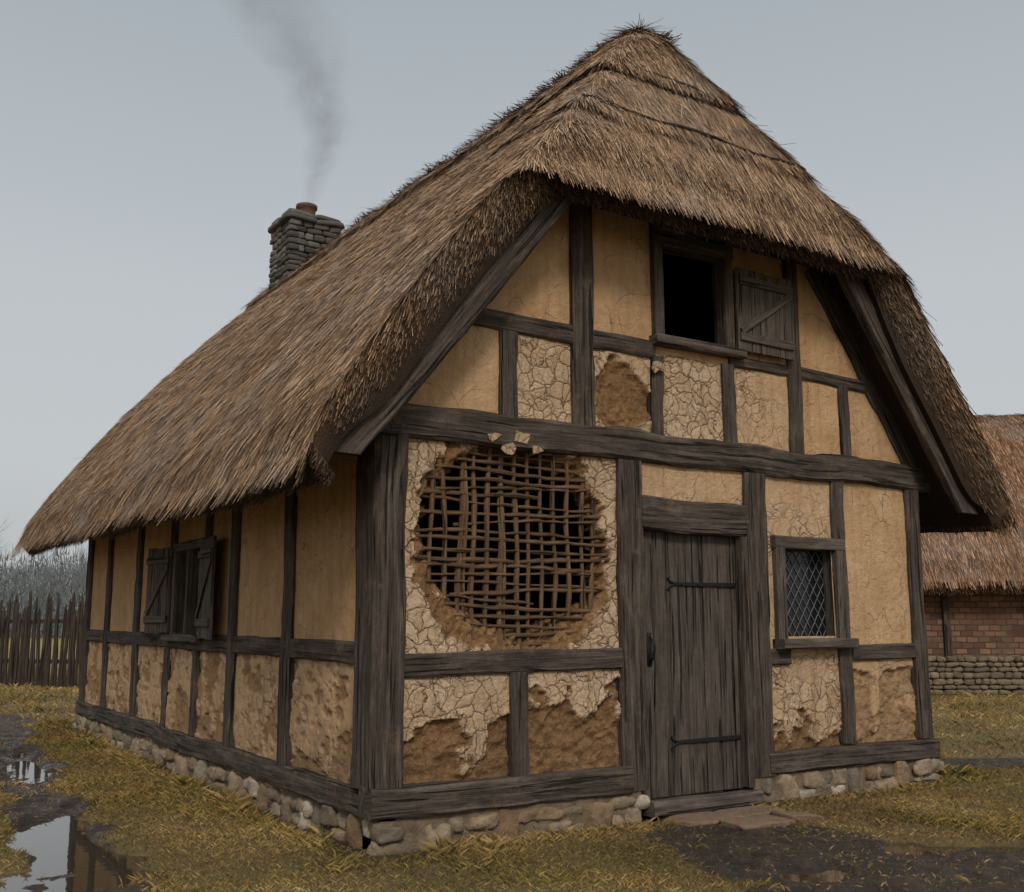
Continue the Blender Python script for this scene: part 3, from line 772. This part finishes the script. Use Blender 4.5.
for a,b,c,d in ((.0,.0,2.2,.3),(3.4,.0,5.8,.3),(.0,.1,.3,9.35),(5.55,.1,5.8,9.35)):
    V=[(a,b-.02,-.05),(c,b-.02,-.05),(c,d,-.05),(a,d,-.05),(a,b-.02,.222),(c,b-.02,.222),(c,d,.222),(a,d,.222)]
    mb.add(V,[(0,1,5,4),(1,2,6,5),(2,3,7,6),(3,0,4,7),(4,5,6,7)])
mb.obj('plinth_core',M_MORTAR,cottage)

# ---------------------------------------------------------------- chimney
ch=empty('chimney',(0,0,0));ch.parent=cottage;ch['label']='grey coursed stone chimney with a clay pot'
mb=MB();cx,cy=2.93,9.05;hw=.40
z=5.6
while z<7.72:
    h=random.uniform(.07,.12)
    for side in range(4):
        t=-hw
        D=[(1,0),(0,1),(-1,0),(0,-1)][side];N=[(0,-1),(1,0),(0,1),(-1,0)][side]
        while t<hw:
            w=min(random.uniform(.14,.30),hw-t+.05)
            R=np.array([[D[0],N[0],0],[D[1],N[1],0],[0,0,1.]])
            g_,f_=stone_geo((cx+D[0]*(t+w/2)+N[0]*(hw-.05+random.uniform(-.015,.015)),cy+D[1]*(t+w/2)+N[1]*(hw-.05+random.uniform(-.015,.015)),z+h/2),w*.49,.09,h*.47,R,boxy=.4,rough=.12)
            mb.add(g_,f_,A=(random.random(),0,0));t+=w
    z+=h
def box(mb,a,b,c,d,e,f,A=(.4,0,0)):
    V=[(a,c,e),(b,c,e),(b,d,e),(a,d,e),(a,c,f),(b,c,f),(b,d,f),(a,d,f)]
    mb.add(V,[(0,3,2,1),(0,1,5,4),(1,2,6,5),(2,3,7,6),(3,0,4,7),(4,5,6,7)],A=A)
box(mb,cx-hw+.06,cx+hw-.06,cy-hw+.06,cy+hw-.06,5.5,z-.01,(.1,0,0))
mb.obj('chimney_stack',M_CHIM,ch,True)
mb=MB()
for q in range(2):
    for dx in (-1,1):
        for dy in (-1,1):
            g_,f_=stone_geo((cx+dx*.23,cy+dy*.23,z+.03+q*.075),.27-.04*q,.27-.04*q,.045,boxy=.35,rough=.08);mb.add(g_,f_,A=(random.uniform(.3,.7),0,0))
mb.obj('chimney_cap',M_CHIM,ch,True)
zc=z+.12
prof=[(.18,zc),(.18,zc+.06),(.15,zc+.09),(.145,zc+.24),(.175,zc+.26),(.175,zc+.31),(.12,zc+.31),(.11,zc+.08)]
V=[];Fq=[];K=24
for r,zz in prof:
    for i in range(K): V.append((cx+r*math.cos(2*math.pi*i/K),cy+r*math.sin(2*math.pi*i/K),zz))
for j in range(len(prof)-1):
    for i in range(K): Fq.append((j*K+i,j*K+(i+1)%K,(j+1)*K+(i+1)%K,(j+1)*K+i))
mesh_obj('chimney_pot',V,Fq,M_TERRA,smooth=True,parent=ch)

# smoke
m=bpy.data.materials.new('smoke_volume');m.use_nodes=True;nt=m.node_tree;nt.nodes.clear();g=G(nt)
o_=nt.nodes.new('ShaderNodeOutputMaterial');pv=nt.nodes.new('ShaderNodeVolumePrincipled');nt.links.new(pv.outputs[0],o_.inputs['Volume'])
pv.inputs['Color'].default_value=(.34,.34,.35,1);pv.inputs['Anisotropy'].default_value=.2
co=g.coord();s_=g.sep(co);hh=s_[2]
cxn=g.math('SUBTRACT',g.math('MULTIPLY',g.math('SINE',g.math('MULTIPLY',hh,.9)),.35),g.math('MULTIPLY',g.math('MULTIPLY',hh,hh),.045))
wn=g.math('MULTIPLY',g.math('SUBTRACT',g.noise(co,1.2,3),.5),g.math('MULTIPLY',hh,.5))
dx=g.math('ADD',g.math('SUBTRACT',s_[0],cxn),wn)
rr=g.math('SQRT',g.math('ADD',g.math('MULTIPLY',dx,dx),g.math('MULTIPLY',s_[1],s_[1])))
Rn=g.math('MULTIPLY_ADD',hh,.24,.15)
fall=g.math('SUBTRACT',1.,g.math('DIVIDE',rr,Rn),clamp=True)
nz=g.maprange(g.noise(co,2.4,5,.65,.8),.30,.80)
dens=g.math('MULTIPLY',g.math('MULTIPLY',fall,nz),g.maprange(hh,0.,3.6,2.8,.65))
nt.links.new(dens,pv.inputs['Density'])
V=[];Fq=[];K=14
for j,h in enumerate(np.linspace(0,5.2,20)):
    c=.35*math.sin(.9*h)-.045*h*h;R=.18+.32*h
    for i in range(K): V.append((c+R*math.cos(2*math.pi*i/K),R*math.sin(2*math.pi*i/K),h))
for j in range(19):
    for i in range(K): Fq.append((j*K+i,j*K+(i+1)%K,(j+1)*K+(i+1)%K,(j+1)*K+i))
Fq.append(tuple(range(K))[::-1]);Fq.append(tuple(19*K+i for i in range(K)))
smoke=mesh_obj('chimney_smoke',V,Fq,m);smoke.location=(cx,cy,zc+.28);smoke.rotation_euler=(0,0,math.radians(-33.2))
smoke['kind']='stuff';tag(smoke,'thin grey wisp of smoke drifting up from the clay chimney pot','smoke')

# ---------------------------------------------------------------- ground
def segd(x,y,pl):
    d=np.full(np.shape(x),1e9)
    for (a,b),(c,e) in zip(pl[:-1],pl[1:]):
        L2=(c-a)**2+(e-b)**2;t=np.clip(((x-a)*(c-a)+(y-b)*(e-b))/L2,0,1)
        d=np.minimum(d,np.hypot(x-a-t*(c-a),y-b-t*(e-b)))
    return d
TR=[(-.6,12),(-.95,8.5),(-1.2,6.5),(-1.45,3.5),(-1.58,1.8),(-1.8,.3),(-2.5,-2),(-4,-6)]
POLY=[(2.45,.2),(3.55,.2),(3.15,-.75),(3.25,-1.45),(3.9,-2.2),(6,-3.4),(9,-6),(2,-9),(-.5,-4),(1.0,-2.0),(1.75,-1.0)]
def polyd(x,y,P):
    ins=np.zeros(np.shape(x),bool);n=len(P)
    for i in range(n):
        (x1,y1),(x2,y2)=P[i],P[(i+1)%n]
        c=((y1>y)!=(y2>y))&(x<(x2-x1)*(y-y1)/((y2-y1) if y2!=y1 else 1e-9)+x1);ins^=c
    d=segd(x,y,P+[P[0]]);return np.where(ins,d,-d)
def mudmask(x,y):
    n=fbm(x*1.6,y*1.6,3.,4)
    a=ss(.32+.38*n-segd(x,y,TR),-.15,.15)
    b=ss(polyd(x,y,POLY)+.6*n,-.25,.25)
    c=ss(.42+.3*n-segd(x,y,[(6.9,.7),(9,-.6),(14,-3.4)]),-.15,.15)
    d=.75*ss(.14+.05*n-np.minimum(np.where((x>-.1)&(x<5.9),np.abs(y+.1),9),np.where((y>-.1)&(y<9.5),np.abs(x+.1),9)),0,.1)
    return np.maximum(np.maximum(a,b),np.maximum(c,d))
def pud(x,y):
    n=fbm(x*2.3+4,y*2.3,6.,5)
    a=ss(.34+.36*n-segd(x,y,[(-1.46,2.6),(-1.58,1.6),(-1.75,.4)]),-.08,.1)
    a2=ss(.20+.22*n-segd(x,y,[(-1.12,7.3),(-1.28,5.0)]),-.08,.1)
    b=ss(.12+.36*n-segd(x,y,[(2.0,-1.9),(3.4,-2.7)]),-.08,.1)
    c=ss(.20+.32*n-segd(x,y,[(3.3,-1.75),(4.6,-2.6)]),-.06,.1)
    d=ss(.2+.15*n-segd(x,y,[(7.4,.35),(9.5,-.9)]),-.06,.1)
    return np.maximum.reduce([a,a2,b,c,d])
def gz(x,y):
    x=np.asarray(x,float);y=np.asarray(y,float)
    near=ss(-np.hypot(x,y),-60,-20)
    m=mudmask(x,y)
    return .012*fbm(x*.9,y*.9,1.,3)*near+m*(-.010+.045*fbm(x*3,y*3,2.,5))*near-.05*pud(x,y)+.02*(1-m)*near*fbm(x*3,y*3,4.,2)*.5+.010
def axis(lo,hi,st,far):
    a=list(np.arange(lo,hi,st));s=st;p=a[-1]
    while p<far: s*=1.35;p+=s;a.append(p)
    s=st;p=a[0];pre=[]
    while p>-far: s*=1.35;p-=s;pre.append(p)
    return np.array(pre[::-1]+a)
gx=axis(-4,10,.04,700);gy=axis(-4.,9,.04,700)
GX,GY=np.meshgrid(gx,gy,indexing='ij')
GZ=gz(GX,GY)
A=np.zeros((GX.size,3));A[:,0]=mudmask(GX,GY).ravel();A[:,1]=ss(np.hypot(GX,GY),12,26).ravel()
ground=mesh_obj('ground',np.stack([GX,GY,GZ],-1).reshape(-1,3),grid_faces(len(gx),len(gy)),M_GROUND,attr=A,smooth=True)
ground['kind']='structure'
for nm,a,b,c,d in (('puddle',-2.7,-.6,-.8,8.2),('puddle',1.4,5.2,-3.6,-1.2),('puddle',7.0,10.2,-1.6,.9)):
    w=mesh_obj(nm,[(a,c,-.032),(b,c,-.032),(b,d,-.032),(a,d,-.032)],[(0,1,2,3)],M_WATER);w['kind']='structure'
def in_house(x,y): return (x>-.08)&(x<5.9)&(y>-.08)&(y<9.5)
GV=[];GA=[]
def grass(n,x0,x1,y0,y1,h,w,debris=False):
    x=rng.uniform(x0,x1,n);y=rng.uniform(y0,y1,n)
    clump=vn(x*3.1,y*3.1,5.)*.5+.5
    if debris: k=(~in_house(x,y))&(mudmask(x,y)>.4)&(gz(x,y)>-.030)&(vn(x*2.3,y*2.3,55.)>0.)
    else: k=(~in_house(x,y))&(mudmask(x,y)+rng.normal(0,.26,n)<.5)&(gz(x,y)>-.028)&(rng.random(n)<.35+.75*clump)
    x=x[k];y=y[k];n=len(x)
    wall=np.minimum(np.where((x>-.5)&(x<6.2)&(y<0)&(y>-.35),1.,0)+np.where((x<0)&(x>-.35)&(y>-.3)&(y<9.6),1.,0),1.)
    big=ss(vn(x*2,y*2,7.)+.5*vn(x*6,y*6,8.),.2,.9)
    hh=h*rng.uniform(.35,1.35,n)*(.7+.7*big)*(1+1.3*wall*rng.random(n))
    a=rng.uniform(0,2*math.pi,n);b=rng.uniform(0,2*math.pi,n);ln=rng.uniform(.2,1.9,n)*hh
    if debris: ln=rng.uniform(.02,.06,n);hh=rng.uniform(.001,.008,n)
    z=gz(x,y)-(.0 if debris else .004)
    p=np.stack([x,y,z],1);sd=np.stack([np.cos(a),np.sin(a),0*a],1)*(w*rng.uniform(.6,1.3,n))[:,None]
    tip=p+np.stack([np.cos(b)*ln,np.sin(b)*ln,hh],1);mid=p+np.stack([np.cos(b)*ln*.3,np.sin(b)*ln*.3,hh*.6],1)
    GV.append(np.stack([p-sd,p+sd,mid+sd*.8,tip],1).reshape(-1,3))
    c=np.clip(rng.beta(1.8,1.9,n)*.95+.28*vn(x*1.3,y*1.3,9.)+.03,0,1)
    if debris: c=rng.choice([.0,.05,.8,.95],n)
    cc=np.zeros((n,4,3));cc[:,:,0]=c[:,None];cc[:,:2,0]*=.75
    GA.append(cc.reshape(-1,3))
grass(400000,-3.6,7.5,-4,2.5,.032,.0017)
grass(140000,-3,0,2.5,11,.036,.0026)
grass(70000,5.9,17,-4,8,.048,.004)
grass(50000,-6,6,9.5,27,.07,.009)
grass(28000,6,30,2,22,.07,.011)
grass(16000,-3,7,-4,3,.03,.0022,True)
V=np.concatenate(GV);gr=mesh_obj('grass',V,np.arange(len(V)).reshape(-1,4),M_GRASS,attr=np.concatenate(GA));gr['kind']='stuff'
mb=MB();cnt=0
_b=bmesh.new();bmesh.ops.create_icosphere(_b,subdivisions=1,radius=1);IV=np.array([v.co[:] for v in _b.verts]);IF=[tuple(v.index for v in f.verts) for f in _b.faces];_b.free()
while cnt<350:
    x=random.uniform(-2.6,8);y=random.uniform(-4,7)
    if in_house(x,y) or mudmask(np.array([x]),np.array([y]))[0]<.4 or (x>0 and y>0 and x<6): continue
    r=random.choice([.006,.008,.010,.016]);v=IV*(1+.3*np.random.randn(len(IV),1)*.5)*np.array([r*1.3,r,r*.7])
    mb.add(v+np.array([x,y,gz(x,y)+r*.2]),IF,A=(random.choice([0.,.1,.62]),0,0));cnt+=1
o=mb.obj('mud_pebbles',M_STONE,None,True);o['kind']='stuff'
fl=empty('flagstone_step',(2.9,-.3,0));tag(fl,'worn brown flagstones set in mud before the door','step')
for (x,y,a,b) in ((2.58,-.26,.27,.15),(3.12,-.26,.28,.15),(2.85,-.58,.30,.16),(3.3,-.58,.18,.14)):
    g_,f_=stone_geo((x-2.9,y+.3,.004),a,b,.028,boxy=.4,rough=.3)
    mesh_obj('flagstone',g_,f_,M_STONE,attr=np.tile(np.array([.70,0,0]),(len(g_),1)),smooth=True,parent=fl)

# ---------------------------------------------------------------- fence
p0=np.array([-2.6,24.4]);p1=np.array([4.2,16.0]);L=np.linalg.norm(p1-p0);D=(p1-p0)/L
fence=empty('paling_fence',(p0[0],p0[1],0));tag(fence,'rough dark wooden paling fence with uneven pointed pickets on grass','fence')
NN=(D[1],-D[0],0)
if np.dot(NN[:2],np.array([-3.1,-6.4])-p0)<0: NN=(-NN[0],-NN[1],0)
def lp(t,off,z): q=D*t+np.array(NN[:2])*off;return (q[0],q[1],z)
for z in (.55,1.45):
    beam('fence_rail',lp(0,-.03,z),lp(L,-.03,z+.03),.09,.06,NN,mat=M_FENCE,parent=fence,seg=.5)
i=0;t=.05
while t<L and i<98:
    h=random.uniform(1.5,2.15);r=random.uniform(.030,.050);lean=random.uniform(-.09,.09)
    pts=[lp(t+lean*q+random.uniform(-.012,.012),.03,-.05+(h-.05)*q) for q in (0,.25,.5,.75,1.)]+[lp(t+lean,.03,h+.06)]
    V,F,UV=tube_geo(pts,[r,r*1.05,r,r*.95,r*.85,r*.15],8)
    mesh_obj('picket',np.array(V),F,M_FENCE,uv=UV,parent=fence);t+=random.uniform(.08,.12);i+=1

# ---------------------------------------------------------------- neighbour building
nb=empty('thatched_outbuilding',(15.55,7.25,0));nb.rotation_euler=(0,0,math.radians(-33.2))
tag(nb,'low thatched brick outbuilding with timber posts on a rubble stone base','outbuilding')
def zn(a,b,l=True):
    a=np.asarray(a,float);b=np.asarray(b,float)
    d=np.sqrt((b-2.4)**2+.03)-.17
    z=6.2-1.27*d-.03*d*d+.02*a
    z=z-.12*ss(np.abs(b-2.4),2.7,3.)
    return z+.04*fbm(a*1.1,b*1.1,33.,3)+.008*fbm(a*5,b*5,30.,2)
xs=np.linspace(-2.2,9,90);ys=np.linspace(-.6,5.4,60);XX,YY=np.meshgrid(xs,ys,indexing='ij');Z=zn(XX,YY)
VT=np.stack([XX,YY,Z],-1).reshape(-1,3);VB=np.stack([XX*.99,2.4+(YY-2.4)*.93,Z-.25],-1).reshape(-1,3);nn=len(VT)
idx=np.arange(nn).reshape(90,60)
F=[grid_faces(90,60),grid_faces(90,60,nn,True),bridge(idx[:,0],True),bridge(idx[:,-1],False),bridge(idx[0,:],False),bridge(idx[-1,:],True)]
S=Straw();n=42000
surf_straws(S,zn,rng.uniform(-2.2,9,n),rng.uniform(-.6,2.4,n),(.10,.26),(.004,.008),.03,.09,val(n,.05,1))
n=6000;X=rng.uniform(-2.2,9,n);r=rng.random(n)
p=np.stack([X,-.58+.15*r,zn(X,X*0-.6)-r*.2],1);tt=np.stack([rng.normal(0,.2,n),-rng.uniform(.1,.6,n),-np.ones(n)],1)
S.add(p,tt,np.tile(np.array([0,-1,.3]),(n,1)),rng.uniform(.03,.10,n),rng.uniform(.004,.008,n),val(n,0,.8),.5*r)
SV,SF,SA=S.out();bA=np.zeros((2*nn,3));bA[:,0]=.3;bA[nn:,1]=.8  # base and underside darkened in colour here too, for depth between straws
mesh_obj('thatched_roof',np.concatenate([VT,VB,SV]),np.concatenate(F+[SF+2*nn]),M_THATCH2,attr=np.concatenate([bA,SA]),parent=nb)
mb=MB();box(mb,-.1,8.5,.1,4.8,.6,2.9);mb.obj('brick_wall',M_BRICK,nb)
for a in (.1,.75,2.5,4.4,6.4,8.4): beam('post',(a,.08,.6),(a,.08,2.7),.14,.14,FN,parent=nb)
beam('rail',(-.1,.06,2.3),(8.5,.06,2.3),.14,.16,FN,parent=nb)
mb=MB();box(mb,-.15,8.6,.06,4.9,-.1,.70,(.05,0,0))
z=0
while z<.74:
    h=random.uniform(.08,.14);t=-.2
    while t<8.6:
        w=random.uniform(.12,.34);g_,f_=stone_geo((t+w/2,.05+random.uniform(-.02,.02),z+h/2),w*.5,.12,h*.5,rough=.25);mb.add(g_,f_,A=(random.random()*.3,0,0));t+=w*.98
    z+=h
mb.obj('stone_base',M_STONE,nb,True)

# ---------------------------------------------------------------- distant trees
CAMP=np.array([-3.1435,-6.3926,1.5]);FWD=np.array([.5476,.8368]);RGT=np.array([.8368,-.5476])
def wpos(r,f): q=CAMP[:2]+RGT*r+FWD*f;return q
def tree_geo(mbT,mbC,base,H,spread=.5,lv=5):
    def rec(p,d,l,r,k):
        p=np.array(p);pts=[p];dd=np.array(d,float)
        for i in range(3):
            dd=dd+np.array([random.gauss(0,.12),random.gauss(0,.12),random.gauss(.03,.08)]);dd/=np.linalg.norm(dd);pts.append(pts[-1]+dd*l/3)
        v,f,u=tube_geo(pts,[r,r*.88,r*.76,r*.62],5 if k<2 else 3)
        (mbT if k<1 else mbC).add(v,f,u)
        if k>=lv: return
        for j in range(random.choice([3,3,4]) if k<lv-1 else 5):
            q=pts[random.choice([1,2,3])] if k>0 else pts[random.choice([2,3,3])]
            nd=dd+np.array([random.gauss(0,spread),random.gauss(0,spread),random.gauss(.1,spread*.6)]);nd/=np.linalg.norm(nd)
            rec(q,nd,l*random.uniform(.6,.82),r*.5,k+1)
    rec((0,0,-.2),(0,0,1),H*.33,H*.014,0)
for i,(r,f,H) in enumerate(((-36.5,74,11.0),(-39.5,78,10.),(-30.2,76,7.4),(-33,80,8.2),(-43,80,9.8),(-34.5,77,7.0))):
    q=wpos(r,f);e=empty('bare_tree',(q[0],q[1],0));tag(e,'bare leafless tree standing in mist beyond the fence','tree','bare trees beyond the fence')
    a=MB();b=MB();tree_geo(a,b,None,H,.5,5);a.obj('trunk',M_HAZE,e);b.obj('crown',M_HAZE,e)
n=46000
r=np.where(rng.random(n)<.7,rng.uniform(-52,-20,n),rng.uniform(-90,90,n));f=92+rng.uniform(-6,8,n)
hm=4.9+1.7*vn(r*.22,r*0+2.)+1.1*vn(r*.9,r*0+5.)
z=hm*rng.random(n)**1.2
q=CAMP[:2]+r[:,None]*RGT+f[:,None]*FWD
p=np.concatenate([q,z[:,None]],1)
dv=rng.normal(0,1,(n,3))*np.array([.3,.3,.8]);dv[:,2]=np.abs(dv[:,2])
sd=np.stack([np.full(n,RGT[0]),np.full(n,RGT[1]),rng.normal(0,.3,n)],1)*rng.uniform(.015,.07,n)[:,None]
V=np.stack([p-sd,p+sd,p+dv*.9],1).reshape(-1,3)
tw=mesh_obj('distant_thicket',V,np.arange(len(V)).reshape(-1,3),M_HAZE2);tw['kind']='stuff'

# ---------------------------------------------------------------- world & light
w=bpy.data.worlds.new('World');sc.world=w;w.use_nodes=True;nt=w.node_tree;nt.nodes.clear();g=G(nt)
out=nt.nodes.new('ShaderNodeOutputWorld');bg=nt.nodes.new('ShaderNodeBackground');bg2=nt.nodes.new('ShaderNodeBackground');ad=nt.nodes.new('ShaderNodeAddShader')
sky=nt.nodes.new('ShaderNodeTexSky');sky.sky_type='NISHITA';sky.sun_disc=False;sky.sun_elevation=math.radians(34);sky.sun_rotation=math.radians(202)
sky.dust_density=6
nt.links.new(sky.outputs[0],bg.inputs[0]);bg.inputs[1].default_value=.012
gen=g.coord('Generated');z=g.sep(gen)[2]
zn_=g.math('ADD',z,g.math('MULTIPLY',g.math('SUBTRACT',g.noise(gen,1.3,3),.5),.05))
c=g.ramp(zn_,[(0.,(.44,.465,.475)),(.14,(.51,.53,.54)),(.30,(.49,.515,.53)),(.54,(.37,.41,.435)),(.74,(.85,.89,.92)),(1.,(1.9,1.95,2.0))])
nt.links.new(c,bg2.inputs[0]);bg2.inputs[1].default_value=1.
nt.links.new(bg.outputs[0],ad.inputs[0]);nt.links.new(bg2.outputs[0],ad.inputs[1]);nt.links.new(ad.outputs[0],out.inputs[0])
sl=bpy.data.lights.new('sun','SUN');sl.energy=1.5;sl.angle=math.radians(11);sl.color=(1,.95,.88)
so=bpy.data.objects.new('sun',sl);COL.objects.link(so)
dirv=Vector((.40,.80,-.68));so.rotation_euler=dirv.to_track_quat('-Z','Y').to_euler()

# ---------------------------------------------------------------- camera
cd=bpy.data.cameras.new('camera');cd.sensor_fit='HORIZONTAL';cd.sensor_width=36;cd.lens=1042/1024*36;cd.clip_end=2000
cam=bpy.data.objects.new('camera',cd);COL.objects.link(cam);cam.location=CAMP.tolist()
tl=math.atan(174/1042)
cam.rotation_euler=(math.pi/2+tl,0,math.radians(56.8-90));sc.camera=cam
